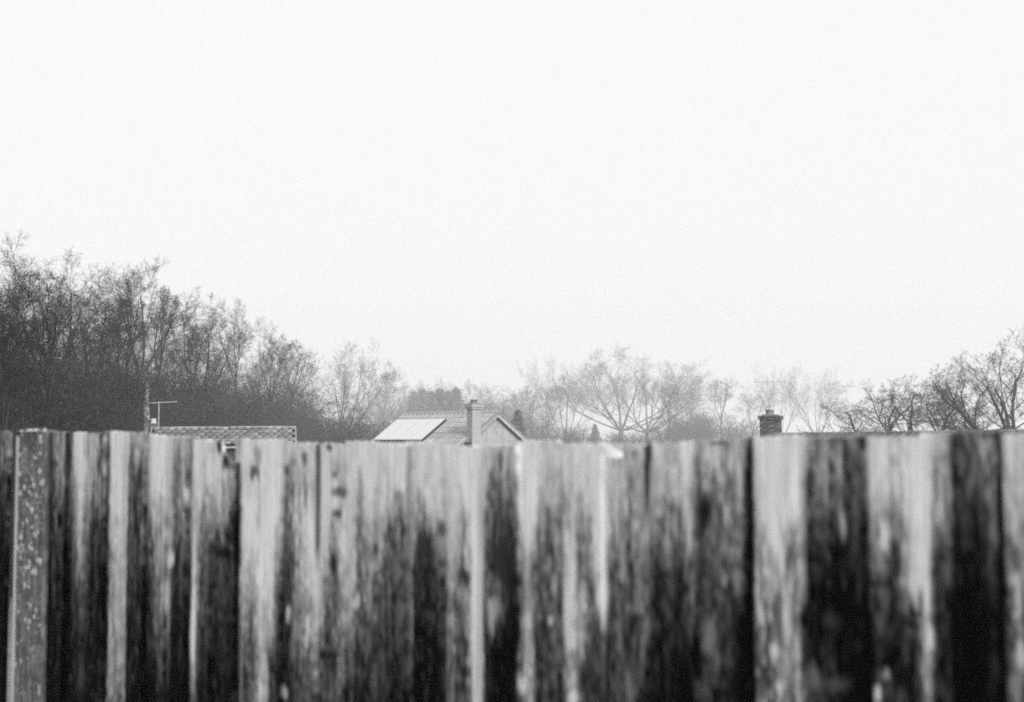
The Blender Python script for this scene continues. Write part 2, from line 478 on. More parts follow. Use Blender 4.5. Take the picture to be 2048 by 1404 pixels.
inner = 'bare tree inside the dense tangle of the wood at the left'
for i in range(18):
    px = -40 + i * 35
    ty = float(np.interp(px, [-40, 70, 150, 200, 280, 340, 400, 470, 530, 600], [650, 640, 630, 650, 660, 670, 690, 690, 710, 750])) + rnd.uniform(-18, 30)
    tree('wood%d' % ((i * 5 + 3) % 6), px, ty, wood_depth(px) * (1.0, 1.25, 1.5)[i % 3], inner, None, 1.0, G_w)
G_u = 'tangled undergrowth bushes of the wood'
und = 'bare tangled thicket low in the wood at the left'
hol = 'dark evergreen bush low in the wood at the left'
k = 0
for i in range(24):
    px = -40 + i * 27
    ty = float(np.interp(px, [-40, 100, 200, 300, 400, 500, 600, 640], [700, 720, 730, 740, 750, 760, 800, 860])) + rnd.uniform(-20, 30)
    tree('thick%d' % (i % 3), px, ty, wood_depth(px) * (1.12, 1.3)[i % 2] , und, None, .65 if px < 290 else 1.2, G_u)
for i in range(18):
    px = -40 + i * 38
    ty = float(np.interp(px, [-40, 60, 200, 300, 400, 500, 600, 660], [720, 730, 740, 770, 790, 800, 845, 868])) + rnd.uniform(-25, 25)
    tree('holly%d' % (i % 3), px, ty, wood_depth(px) * (1.05, 1.2)[i % 2] , hol, None, .6 if px < 290 else 1.2, G_u)
# pale broken trunk
def pale_trunk():
    Y = 84
    b = at(292, 850, Y); t0 = at(292, 764, Y)
    gz = ground_z(b.x, Y)
    t = thing('tree_stump', 'pale broken off trunk standing in the wood left of the aerial', 'tree trunk', (b.x, Y, gz))
    h = t0.z - gz
    m = MB(); m.tube([(0, 0, 0), (.03, 0, h*.3), (-.02, .02, h*.5)], [.17, .15, .13], 9)
    m.build('trunk', M_bark, t)
    m = MB(); m.tube([(-.02, .02, h*.5), (.0, 0, h*.62), (.03, .0, h*.7), (.0, 0, h*.82), (.03, .02, h*.93), (.05, 0, h)], [.08, .13, .19, .15, .1, .14], 9)
    t2 = m.build('bare_wood', M_bark_pale, t)
    m = MB(); m.tube([(0, 0, h*.8), (.15, 0, h*.9), (.12, 0, h*.98)], [.04, .03, .02], 6); m.build('branch', M_bark_pale, t)
pale_trunk()

# trees between the wood and the solar house
tree('fan0', 678, 688, 216, 'lone spreading bare tree between the wood and the house with solar panels', 1.0, 1.0)
tree('thick0', 650, 800, 200, 'low tangled thicket at the foot of the lone spreading tree', 0, 1.4)
tree('thick1', 705, 830, 196, 'scrub between the lone spreading tree and the left end of the solar panels', 0, 1.7)
tree('holly1', 735, 845, 184, 'dark scrub just left of the solar panels', 0, 1.5)
tree('holly0', 660, 848, 180, 'dark scrub below the lone spreading tree', 0, 1.4)
tree('wood2', 770, 742, 608, 'faint bare tree above the left end of the solar house ridge', None, 1.2)
tree('wood4', 812, 748, 669, 'faint bare tree left of the row of conifers', None, 1.3)
tree('fan2', 790, 770, 567, 'low pale bare tree behind the left end of the solar house', None, 1.2)
tree('thick2', 760, 800, 526, 'pale thicket behind the lower left corner of the solar house', None, 1.7)
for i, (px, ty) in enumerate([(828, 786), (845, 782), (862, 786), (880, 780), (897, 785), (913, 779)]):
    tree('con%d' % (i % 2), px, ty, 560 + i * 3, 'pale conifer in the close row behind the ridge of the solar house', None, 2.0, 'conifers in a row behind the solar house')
tree('wood1', 880, 760, 710, 'faint tall bare tree behind the row of conifers', None, 1.2)
tree('wood3', 950, 768, 688, 'faint bare tree directly behind the chimney of the solar house', None, 1.2)
tree('fan1', 985, 776, 608, 'faint round bare tree behind the gable peak', None, 1.0)
tree('con0', 1036, 822, 194, 'small dark conifer beside the right slope of the gable', None, 1.7)
tree('wood5', 1062, 765, 486, 'thin bare tree right of the small dark conifer', None, 1.1)
tree('wood0', 1025, 775, 648, 'faint thin bare tree behind the gable slope', None, 1.1)
for i, (px, ty, Y, lb) in enumerate([(925, 800, 532, 'pale thicket behind the chimney of the solar house'), (965, 795, 560, 'pale thicket right of the solar house chimney'),
        (1010, 800, 546, 'pale thicket above the gable peak'), (1060, 805, 532, 'pale thicket right of the gable'), (1420, 820, 462, 'pale thicket left of the crossing limbs tree'),
        (1475, 835, 476, 'low pale thicket just left of the brick chimney'), (850, 800, 616, 'pale scrub filling the gaps of the conifer row')]):
    tree('thick%d' % (i % 3), px, ty, Y, lb, None, 1.6)
tree('wood3', 1095, 770, 495, 'thin bare tree left of the big group in the middle', None, 1.2)
tree('fan1', 745, 775, 450, 'round bare tree above the left end of the solar panels', None, 1.0)
# the big crowns in the middle
tree('fan2', 1130, 722, 519, 'left hand bare tree leaning out of the big group in the middle', .4, 1.0)
tree('dome0', 1238, 700, 507, 'biggest bare tree in the middle, a wide fan of limbs', 1.2, 1.55)
tree('dome0', 1296, 722, 534, 'right hand bare tree of the big group in the middle', 3.6, 1.45)
tree('wood1', 1340, 745, 420, 'faint bare tree behind the right hand tree of the middle group', None, 1.3)
tree('wood0', 1500, 775, 460, 'very faint bare tree just left of the brick chimney top', None, 1.3)
tree('wood5', 905, 765, 430, 'faint bare tree above the right end of the conifer row', None, 1.3)
tree('con1', 1190, 850, 446, 'small dark conifer at the foot of the biggest middle tree', None, 2.0)
tree('thick1', 1110, 845, 426, 'pale scrub at the foot of the left hand middle tree', None, 1.8)
tree('thick2', 1160, 850, 405, 'pale scrub below the biggest middle tree', None, 1.6)
tree('thick0', 1260, 855, 426, 'pale scrub between the middle trees', None, 1.6)
tree('holly2', 1225, 866, 388, 'leafy scrub just above the fence under the biggest tree', None, 1.7)
tree('thick1', 1345, 820, 453, 'bushy thicket right of the big middle group', None, 1.5)
tree('wood4', 1385, 752, 567, 'slim bare tree right of the big middle group', None, 1.0)
tree('thick2', 1390, 826, 478, 'pale thicket below the slim bare tree', None, 1.7)
tree('wood2', 1445, 756, 546, 'bare tree with crossing limbs left of the brick chimney', None, 1.2)
tree('holly0', 1400, 868, 388, 'low leafy scrub at the fence top left of the brick chimney', None, 1.9)
tree('holly1', 1120, 868, 372, 'low leafy scrub above the fence right of the gable', None, 1.8)
tree('holly2', 1320, 868, 381, 'low leafy scrub above the fence at the foot of the bushy thicket', None, 1.8)
# faint trees behind the brick chimney
tree('fan2', 1560, 735, 608, 'faint bare tree rising behind the brick chimney', 1.3, .8)
tree('fan0', 1635, 742, 608, 'faint fan shaped bare tree right of the brick chimney', .3, .85)
tree('fan1', 1690, 800, 567, 'low faint bare tree with an arching limb, between fan shaped tree and dark oaks', 2.0, 1.1)
# the oaks at the right
tree('gnarl0', 1768, 772, 130, 'gnarled oak with twisted limbs, farthest left of the three gnarled oaks', 2.1, 1.35)
tree('gnarl1', 1858, 756, 119, 'gnarled oak with dense dark twisted limbs, middle of the three', 1.1, 1.3)
tree('gnarl1', 1925, 775, 122, 'gnarled oak tucked in front of the big spreading oak', 3.6, 1.0)
tree('oak0', 2022, 668, 108, 'big spreading oak at the right edge with thick forked limbs', .7, 1.4)
tree('thick0', 1960, 868, 140, 'low scrub at the foot of the big spreading oak', None, 1.2)

# ------------------------------------------------------------------ roof tiles
def tile_mesh(name, w, l, th, mat, roll=.02, dark_butt=False):
    """interlocking tile: a slab with a raised roll along one side and a thick lower edge; origin at its upper middle"""
    m = MB()
    prof = [(-w/2, 0), (-w/2, th), (-w*.32, th + roll), (-w*.14, th + roll), (0, th*.8), (w*.3, th), (w/2, th*.9), (w/2, 0)]
    m.prism([(x, 0, z) for x, z in prof], (0, -l, 0))
    me = mesh(name, m.v, m.f, mat)
    if dark_butt:                                      # lower edge painted dark as the shade between courses
        me.materials.append(M_underlay); me.polygons[1].material_index = 1
    return me

def lay_tiles(parent, me, A, er, ed, en, L, rows, gauge, w, skip=None, name='roof_tile', lift=.012, stagger=False):
    """A ridge start; er along ridge, ed down slope, en normal (unit vectors)"""
    n = int(L / w); w0 = L / n
    for j in range(rows):
        for i in range(n):
            r, q = (i + .5) * w0, j * gauge
            if stagger and j % 2: r += w0 / 2
            if r > L - w0 * .3: continue
            if skip and skip(r, q): continue
            o = bpy.data.objects.new(name, me); C.objects.link(o); o.parent = parent
            P = A + er * r + ed * q + en * (lift + rnd.uniform(-.004, .004))
            tilt = .045 + rnd.uniform(-.012, .012)
            y = -(ed * math.cos(tilt) + en * math.sin(tilt)); z = (en * math.cos(tilt) - ed * math.sin(tilt))
            x = y.cross(z)
            M = Matrix((x, y, z)).transposed().to_4x4(); M.translation = P
            o.matrix_local = M @ Matrix.Rotation(rnd.uniform(-.012, .012), 4, 'Z')
            o.scale = (w0 / w * 1.0, 1, 1)

def aerial(parent_loc, h, boom, label, tilt=0.0, els=7, ang=0.0, side=.6):
    t = thing('tv_aerial', label, 'aerial', parent_loc)
    m = MB(); m.tube([(0, 0, 0), (0, 0, h)], .02, 6); m.build('mast', M_alu, t)
    d = Vector((math.cos(ang), math.sin(ang), tilt)).normalized(); pd = Vector((-d.y, d.x, 0)).normalized()
    c = Vector((0, 0, h - .04))
    m = MB(); m.tube([c - d * boom * (1 - side), c + d * boom * side], .016, 6); m.build('boom', M_alu, t)
    for k in range(els):
        p = c - d * boom * (1 - side) + d * boom * (k + .3) / els
        e = .13 + .02 * (k % 2)
        m = MB(); m.tube([p - pd * e + Vector((0, 0, .02)), p + pd * e + Vector((0, 0, .02))], .006, 5); m.build('element', M_alu, t)
    return t

# ------------------------------------------------------------------ low tiled roof at the left
def left_building():
    A = at(304, 857, 60.0); B = at(591, 854, 61.0); B.z = A.z + .04
    er = (B - A); L = er.length; er.normalize()
    dn = Vector((er.y, -er.x, 0)).normalized()             # horizontal down-slope direction towards the camera
    dn = (dn + Vector((.0, 0, 0))).normalized()
    pit = math.radians(20); run = 2.05; drop = run * math.tan(pit)
    ed = (dn * math.cos(pit) + Vector((0, 0, -math.sin(pit)))).normalized(); en = er.cross(ed).normalized()
    if en.z < 0: en = -en
    gz = -2.4
    t = thing('outbuilding', 'low building with a shallow tiled roof in front of the wood', 'building')
    back = -dn
    def pt(r, q, dz=0): return A + er * r + dn * q + Vector((0, 0, -abs(q) * math.tan(pit) + dz))
    m = MB(); m.prism([pt(.1, run - .15, -.12), pt(.1, 0, -.12), pt(.1, -run + .15, -.12), (A + er*.1 - dn*(run-.15)).xy.to_3d() + Vector((0, 0, gz)), (A + er*.1 + dn*(run-.15)).xy.to_3d() + Vector((0, 0, gz))], er * (L - .2))
    m.build('wall', M_underlay, t)
    m = MB(); m.prism([pt(0, run, -.06), pt(0, 0, -.06), pt(0, -run, -.06), pt(0, -run, -.01), pt(0, 0, -.01), pt(0, run, -.01)], er * L)
    roof = m.build('roof', M_underlay, t)
    tm = tile_mesh('roof_tile', .30, .36, .042, M_tile_old, .008, True)
    lay_tiles(roof, tm, A, er, ed, en, L, 6, .345, .30, stagger=True)
    lay_tiles(roof, tm, B.copy(), -er, (-dn * math.cos(pit) + Vector((0, 0, -math.sin(pit)))).normalized(), Vector((-en.x, -en.y, en.z)), L, 1, .345, .30)
    rm = MB(); rm.tube([(-.22, 0, 0), (.22, 0, 0)], .085, 8); rme = mesh('ridge_tile', rm.v, rm.f, M_ridge)
    n = int(L / .45)
    for i in range(n):
        o = obj('ridge_tile', rme, roof); P = A + er * ((i + .5) * L / n) + Vector((0, 0, -.015 + rnd.uniform(-.006, .006)))
        o.matrix_local = Matrix.Translation(P) @ Matrix.Rotation(math.atan2(er.y, er.x), 4, 'Z'); o.scale = (L / n / .45, 1, 1)
    for r0 in (-.03, L - .03):
        m = MB(); m.prism([pt(r0, run + .05, -.1), pt(r0, 0, -.1), pt(r0, 0, .08), pt(r0, run + .05, .07)], er * .06); m.build('verge', M_lead, t)
    m = MB(); g = pt(0, run + .06, -.05); m.tube([g, g + er * L], .04, 8); m.build('gutter', M_ridge, t)
    # flue on the left end
    fb = at(307, 857, 60.2)
    f = obj('flue', None, t); f.name = 'flue'
    m = MB(); m.box((fb.x, fb.y, fb.z + .05), (.26, .26, .34)); f2 = m.build('flue_base', M_brick, t)
    bpy.data.objects.remove(f)
    m = MB(); m.tube([(fb.x, fb.y, fb.z + .22), (fb.x, fb.y, fb.z + .27)], .15, 10); m.tube([(fb.x, fb.y, fb.z + .27), (fb.x, fb.y, fb.z + .42)], [.1, .115], 10)
    m.build('flue_pot', M_white, t)
    a0 = at(317, 857, 60.1)
    aerial(a0 + Vector((0, 0, .03)), 1.1, 1.15, 'tv aerial with a long boom on the ridge of the low tiled roof', .06, 8, .15, .66)
left_building()

# ------------------------------------------------------------------ house with solar panels
def solar_house():
    th = math.radians(50); pit = math.radians(35)
    A = at(995, 825, 60.0)
    er = Vector((-math.cos(th), math.sin(th), 0)); dn = Vector((-math.sin(th), -math.cos(th), 0))
    L = 6.75; run = 3.7; gz = ground_z(A.x, 62) - .1; up = Vector((0, 0, 1))
    ed = (dn * math.cos(pit) - up * math.sin(pit)).normalized(); en = (dn * math.sin(pit) + up * math.cos(pit)).normalized()
    t = thing('bungalow', 'pale bungalow with a smooth gable end and solar panels on its tiled roof', 'house')
    def pt(r, q, dz=0): return A + er * r + dn * q + up * (-abs(q) * math.tan(pit) + dz)
    rw = run - .3
    base = lambda q: Vector(((A + dn * q).x, (A + dn * q).y, gz)) + er * .12
    m = MB(); m.prism([pt(.12, rw, -.12), pt(.12, 0, -.12), pt(.12, -rw, -.12), base(-rw), base(rw)], er * (L - .24)); m.build('wall', M_render, t)
    m = MB(); m.prism([pt(0, run, -.08), pt(0, 0, -.08), pt(0, -run, -.08), pt(0, -run, -.01), pt(0, 0, -.01), pt(0, run, -.01)], er * L)
    roof = m.build('roof', M_underlay, t)
    tm = tile_mesh('roof_tile', .30, .40, .022, M_tile_pale, .03)
    pr0, pr1, pq0, pq1 = 2.85, 6.45, .62, 2.2
    def under(r, q): return pr0 + .2 < r < pr1 - .2 and pq0 + .1 < q < pq1 - .35
    lay_tiles(roof, tm, A, er, ed, en, L, 12, .38, .30, under)
    edb = (-dn * math.cos(pit) - up * math.sin(pit)).normalized(); enb = (-dn * math.sin(pit) + up * math.cos(pit)).normalized()
    lay_tiles(roof, tm, A + er * L, -er, edb, enb, L, 3, .38, .30)
    rm = MB(); rm.tube([(-.22, 0, 0), (.22, 0, 0)], .1, 8); rme = mesh('ridge_tile', rm.v, rm.f, M_ridge)
    n = 15
    for i in range(n):
        o = obj('ridge_tile', rme, roof); P = A + er * ((i + .5) * L / n) + up * (.0 + rnd.uniform(-.006, .006))
        o.matrix_local = Matrix.Translation(P) @ Matrix.Rotation(math.atan2(er.y, er.x), 4, 'Z'); o.scale = (L / n / .45, 1, 1)
    # bargeboards on the near gable, with a cement verge above and a soffit line behind
    for sgn in (1, -1):
        nm = MB(); nm.prism([pt(-.05, 0, -.2), pt(-.05, sgn * run, -.2), pt(-.05, sgn * run, -.03), pt(-.05, 0, -.03)], er * .04)
        nm.build('bargeboard', M_ridge, t)
        nm = MB(); nm.prism([pt(-.07, 0, -.028), pt(-.07, sgn * run, -.028), pt(-.07, sgn * run, .045), pt(-.07, 0, .045)], er * .1)
        nm.build('verge', M_lead, t)
    # solar panels: four side by side
    n = 4; wp = (pr1 - pr0) / n
    for i in range(n):
        r0 = pr0 + i * wp + .003; r1 = r0 + wp - .006
        def q3(r, q, h): return A + er * r + ed * q + en * h
        fr = MB(); fr.prism([q3(r0, pq0, .11), q3(r1, pq0, .11), q3(r1, pq1, .11), q3(r0, pq1, .11)], en * .04)
        f = fr.build('solar_panel', M_alu, t)
        gl = MB(); gl.prism([q3(r0+.03, pq0+.03, .151), q3(r1-.03, pq0+.03, .151), q3(r1-.03, pq1-.03, .151), q3(r0+.03, pq1-.03, .151)], en * .004)
        gl.build('panel_glass', M_glass, f)
    m = MB(); m.prism([A + er * (pr0 - .012) + ed * (pq0 - .02) + en * .03, A + er * (pr0 - .012) + ed * (pq1 + .02) + en * .03,
                       A + er * (pr0 - .012) + ed * (pq1 + .02) + en * .13, A + er * (pr0 - .012) + ed * (pq0 - .02) + en * .13], er * .02)
    m.build('panel_shade_side', M_dark, t)  # dark plate added as the shaded right side of the panels
    for q in (.9, 1.9):
        m = MB(); m.prism([A + er * pr0 + ed * q + en * .03, A + er * pr1 + ed * q + en * .03, A + er * pr1 + ed * (q + .05) + en * .03, A + er * pr0 + ed * (q + .05) + en * .03], en * .075)
        m.build('panel_rail', M_dark, t)
    # external chimney stack on the gable
    cq, cw, cd = 1.33, .46, .36; ctop = EYE + (HORIZON - 812) / FPX * 60
    c0 = A + dn * cq - er * (cd / 2 - .1)
    R = Matrix.Rotation(math.atan2(dn.y, dn.x), 4, 'Z')
    def cbox(m, w, d, z0, z1, tp=None): m.box((0, 0, (z0 + z1) / 2), (w, d, z1 - z0), Matrix.Translation((c0.x, c0.y, 0)) @ R, tp)
    m = MB(); cbox(m, cw, cd, gz, ctop); ch = m.build('chimney', M_brick_pale, t)
    m = MB(); cbox(m, cw + .1, cd + .1, ctop - .16, ctop - .08); cbox(m, cw + .16, cd + .16, ctop - .078, ctop + .05); m.build('chimney_crown', M_brick_pale, ch)
    m = MB(); cbox(m, cw - .02, cd - .02, ctop + .052, ctop + .11, .8); m.build('flaunching', M_mortar, ch)
    m = MB(); m.tube([(c0.x, c0.y, ctop + .1), (c0.x, c0.y, ctop + .2)], [.15, .14], 12); m.tube([(c0.x, c0.y, ctop + .202), (c0.x, c0.y, ctop + .24)], [.17, .17], 12)
    m.build('chimney_pot', M_pot, ch)
    # gutter end by the stack
    g = pt(.1, 1.72, -.14) - er * .3
    m = MB(); m.box((g.x, g.y, g.z), (.12, .3, .22), None); m.tube([g + Vector((-.1, 0, .1)), g + Vector((.08, -.05, -.28))], .05, 8); m.build('gutter_end', M_dark, t)
    ge = pt(0, run + .07, -.06); m = MB(); m.tube([ge, ge + er * L], .06, 8); m.build('gutter', M_white, t)
solar_house()

# ------------------------------------------------------------------ house with the brick chimney at the right
def right_house():
    A = at(1541, 870, 46.0); B = at(2120, 864, 27.5); B.z = A.z
    er = (B - A); L = er.length; er.normalize(); up = Vector((0, 0, 1))
    dn = Vector((er.y, -er.x, 0)).normalized()
    if dn.x > 0: dn = -dn
    pit = math.radians(32); run = 3.2; gz = -2.5
    t = thing('brick_house', 'house at the right showing only its ridge and brick chimney above the fence', 'house')
    def pt(r, q, dz=0): return A + er * r + dn * q + up * (-abs(q) * math.tan(pit) + dz)
    b = lambda q: Vector(((A + dn * q).x, (A + dn * q).y, gz)) + er * .15
    m = MB(); m.prism([pt(.15, run-.25, -.12), pt(.15, 0, -.12), pt(.15, -run+.25, -.12), b(-run+.25), b(run-.25)], er * (L - .3)); m.build('wall', M_wall, t)
    m = MB(); m.prism([pt(0, run, -.08), pt(0, 0, -.08), pt(0, -run, -.08), pt(0, -run, -.01), pt(0, 0, -.01), pt(0, run, -.01)], er * L)
    roof = m.build('roof', M_underlay, t)
    ed = (dn * math.cos(pit) - up * math.sin(pit)).normalized(); en = (dn * math.sin(pit) + up * math.cos(pit)).normalized()
    tm = tile_mesh('roof_tile', .30, .40, .022, M_tile, .03)
    lay_tiles(roof, tm, A, er, ed, en, L, 4, .38, .30)
    lo = MB()
    for side in (1, -1):                               # the remaining courses, joined
        e2 = (dn * side * math.cos(pit) - up * math.sin(pit)).normalized(); n2 = (dn * side * math.sin(pit) + up * math.cos(pit)).normalized()
        for j in range(4 if side == 1 else 0, 10):
            for i in range(int(L / .3)):
                r0 = i * L / int(L / .3) + .006; r1 = r0 + L / int(L / .3) - .012; h = rnd.uniform(0, .006)
                a_ = A + e2 * (j * .375) + n2 * (.012 + h); b_ = A + e2 * min(3.78, j * .375 + .4) + n2 * (.03 + h)
                b0 = len(lo.v); lo.v += [a_ + er * r0, a_ + er * r1, b_ + er * r1, b_ + er * r0, b_ + er * r1 - n2 * .022, b_ + er * r0 - n2 * .022]
                lo.f += [(b0, b0+1, b0+2, b0+3), (b0+3, b0+2, b0+4, b0+5)]
    lt = lo.build('lower_tiles', M_tile, roof); lt['kind'] = 'stuff'
    rm = MB(); rm.tube([(-.22, 0, 0), (.22, 0, 0)], .09, 8); rme = mesh('ridge_tile', rm.v, rm.f, M_tile)
    n = int(L / .45)
    for i in range(n):
        o = obj('ridge_tile', rme, roof); P = A + er * ((i + .5) * L / n) + up * (-.02 + rnd.uniform(-.006, .006))
        o.matrix_local = Matrix.Translation(P) @ Matrix.Rotation(math.atan2(er.y, er.x), 4, 'Z'); o.scale = (L / n / .45, 1, 1)
    # chimney
    Y = 46.3; c = at(1541.5, 860, Y); rot = math.radians(-22)
    zt = at(1541, 834, Y).z; zb = at(1541, 892, Y).z - .9
    R = Matrix.Translation((c.x, c.y, 0)) @ Matrix.Rotation(rot, 4, 'Z')
    cw, cd = .60, .56
    m = MB(); m.box((0, 0, (zb + zt) / 2), (cw - .02, cd - .02, zt - zb - .01), R); ch = m.build('chimney', M_mortar, t)
    bl, bh = .215, .065
    bmh = mesh('brick', MB().box((0, 0, 0), (bl, .05, bh)).v, MB().box((0, 0, 0), (bl, .05, bh)).f, M_brick)
    hw = MB().box((0, 0, 0), (.1, .05, bh)); bmhh = mesh('brick', hw.v, hw.f, M_brick)
    rows = int((zt - .1 - (zb + .9)) / .075)
    for j in range(rows):
        z = zt - .14 - j * .075
        for face in range(4):
            a = face * math.pi / 2; half = (cw if face % 2 == 0 else cd) / 2; depth = (cd if face % 2 == 0 else cw) / 2
            x = -half + (0 if j % 2 == 0 else 0)
            seq = [bl, bl, .1] if j % 2 == 0 else [.1, bl, bl]
            tot = sum(seq) + .02; k = (2 * half) / tot
            for w in seq:
                wk = w * k
                o = bpy.data.objects.new('brick', bmh if w == bl else bmhh); C.objects.link(o); o.parent = ch
                o.matrix_local = R @ Matrix.Rotation(a, 4, 'Z') @ Matrix.Translation((x + wk / 2, -depth + .024 - rnd.uniform(.001, .008) * 1.2, z))
                o.scale = (k * .985, 1, 1)
                x += wk + .01 * k
    m = MB(); m.box((0, 0, zt - .055), (cw + .08, cd + .08, .07), R); m.box((0, 0, zt + .012), (cw + .11, cd + .11, .05), R); m.build('chimney_crown', M_brick, ch)
    m = MB(); m.box((0, 0, zt + .065), (cw - .05, cd - .05, .04), R, .8); m.build('flaunching', M_mortar, ch)
    p = at(1539, 834, Y)
    m = MB(); m.tube([(p.x, p.y, zt + .08), (p.x, p.y, zt + .2)], [.13, .12], 12); m.tube([(p.x, p.y, zt + .202), (p.x, p.y, zt + .235)], .14, 12); m.build('chimney_pot', M_pot, ch)
    a0 = at(1549, 834, Y)
    aerial(Vector((a0.x, a0.y + .1, zt + .03)), at(1549, 763, Y).z - zt, 1.15, 'thin tv aerial standing up from the brick chimney', 0, 6, .1, .44)
right_house()

# ------------------------------------------------------------------ the close-boarded fence
Z0, TT = 2.49, 1.048
SE = Vector((1, -TT, 0)).normalized()                # along the fence, towards its near (right) end
SN = Vector((-TT, -1, 0)).normalized()               # out of the boards, towards the camera
FO = Vector((0, Z0, 0))
def s_of_px(px):
    u = (px - 1024) / FPX
    return math.sqrt(1 + TT * TT) * Z0 * u / (1 + TT * u)
def depth_of_s(s): return Z0 - s * TT / math.sqrt(1 + TT * TT)

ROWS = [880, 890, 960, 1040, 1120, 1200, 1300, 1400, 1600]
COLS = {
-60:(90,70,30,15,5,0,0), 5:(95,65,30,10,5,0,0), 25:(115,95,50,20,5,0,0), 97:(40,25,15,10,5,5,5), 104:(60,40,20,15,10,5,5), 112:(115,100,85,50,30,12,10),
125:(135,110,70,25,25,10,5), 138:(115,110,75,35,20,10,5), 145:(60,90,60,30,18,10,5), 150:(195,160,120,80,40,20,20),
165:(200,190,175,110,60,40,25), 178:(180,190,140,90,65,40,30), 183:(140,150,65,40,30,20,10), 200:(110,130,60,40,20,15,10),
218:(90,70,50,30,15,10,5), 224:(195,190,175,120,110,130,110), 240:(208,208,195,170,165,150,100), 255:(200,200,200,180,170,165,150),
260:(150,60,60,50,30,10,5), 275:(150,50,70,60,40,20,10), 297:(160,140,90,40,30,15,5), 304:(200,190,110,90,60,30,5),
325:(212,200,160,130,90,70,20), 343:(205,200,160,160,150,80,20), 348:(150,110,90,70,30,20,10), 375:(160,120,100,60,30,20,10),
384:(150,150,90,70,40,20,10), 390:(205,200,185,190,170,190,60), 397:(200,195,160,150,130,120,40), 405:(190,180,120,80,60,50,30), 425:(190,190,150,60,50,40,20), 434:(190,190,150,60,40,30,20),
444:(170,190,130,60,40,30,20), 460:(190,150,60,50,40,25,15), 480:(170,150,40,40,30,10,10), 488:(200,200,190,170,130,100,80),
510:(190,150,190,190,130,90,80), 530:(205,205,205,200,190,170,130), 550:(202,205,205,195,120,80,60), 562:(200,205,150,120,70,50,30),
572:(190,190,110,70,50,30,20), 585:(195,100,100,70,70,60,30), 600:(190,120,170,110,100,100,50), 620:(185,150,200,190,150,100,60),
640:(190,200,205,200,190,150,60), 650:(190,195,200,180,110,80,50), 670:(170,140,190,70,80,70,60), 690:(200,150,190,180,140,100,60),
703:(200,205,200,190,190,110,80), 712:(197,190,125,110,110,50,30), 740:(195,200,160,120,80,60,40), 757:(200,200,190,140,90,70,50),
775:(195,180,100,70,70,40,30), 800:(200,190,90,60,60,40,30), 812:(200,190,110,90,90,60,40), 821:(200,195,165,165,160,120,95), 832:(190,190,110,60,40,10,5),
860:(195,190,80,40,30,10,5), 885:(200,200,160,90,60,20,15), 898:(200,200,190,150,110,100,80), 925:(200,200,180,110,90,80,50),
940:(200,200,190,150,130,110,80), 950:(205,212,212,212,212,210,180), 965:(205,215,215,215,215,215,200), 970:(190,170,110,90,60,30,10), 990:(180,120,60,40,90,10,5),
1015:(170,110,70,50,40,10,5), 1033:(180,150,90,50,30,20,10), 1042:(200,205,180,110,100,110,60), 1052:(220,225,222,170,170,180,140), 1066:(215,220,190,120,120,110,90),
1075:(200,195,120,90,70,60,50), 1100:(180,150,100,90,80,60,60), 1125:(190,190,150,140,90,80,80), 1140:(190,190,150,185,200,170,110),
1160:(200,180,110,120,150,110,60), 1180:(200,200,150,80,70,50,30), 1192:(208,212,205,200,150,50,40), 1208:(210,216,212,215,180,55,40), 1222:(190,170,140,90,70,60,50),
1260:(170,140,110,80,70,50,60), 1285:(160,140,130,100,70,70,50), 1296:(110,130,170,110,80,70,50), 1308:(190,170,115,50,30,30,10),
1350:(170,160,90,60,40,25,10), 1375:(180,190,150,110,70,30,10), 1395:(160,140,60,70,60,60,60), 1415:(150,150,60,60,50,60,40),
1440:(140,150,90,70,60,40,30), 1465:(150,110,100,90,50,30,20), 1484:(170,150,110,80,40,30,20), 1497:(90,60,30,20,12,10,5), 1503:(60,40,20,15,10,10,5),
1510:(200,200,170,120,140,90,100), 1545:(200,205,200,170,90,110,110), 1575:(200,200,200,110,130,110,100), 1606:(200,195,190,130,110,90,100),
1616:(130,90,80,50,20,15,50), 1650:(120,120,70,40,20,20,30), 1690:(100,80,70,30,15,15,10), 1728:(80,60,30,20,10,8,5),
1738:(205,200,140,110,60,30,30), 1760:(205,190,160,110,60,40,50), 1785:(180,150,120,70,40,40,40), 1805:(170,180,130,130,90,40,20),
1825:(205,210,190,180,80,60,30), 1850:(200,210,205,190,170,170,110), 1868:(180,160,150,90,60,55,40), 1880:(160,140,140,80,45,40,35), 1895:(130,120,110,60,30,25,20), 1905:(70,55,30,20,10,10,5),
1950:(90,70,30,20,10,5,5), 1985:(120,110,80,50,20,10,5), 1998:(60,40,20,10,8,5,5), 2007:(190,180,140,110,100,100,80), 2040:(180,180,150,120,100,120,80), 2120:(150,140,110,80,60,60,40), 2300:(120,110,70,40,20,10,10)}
CX = np.array(sorted(COLS)); CT = np.array([[COLS[c][0]] + list(COLS[c]) + [COLS[c][6] * .8] for c in sorted(COLS)], float)
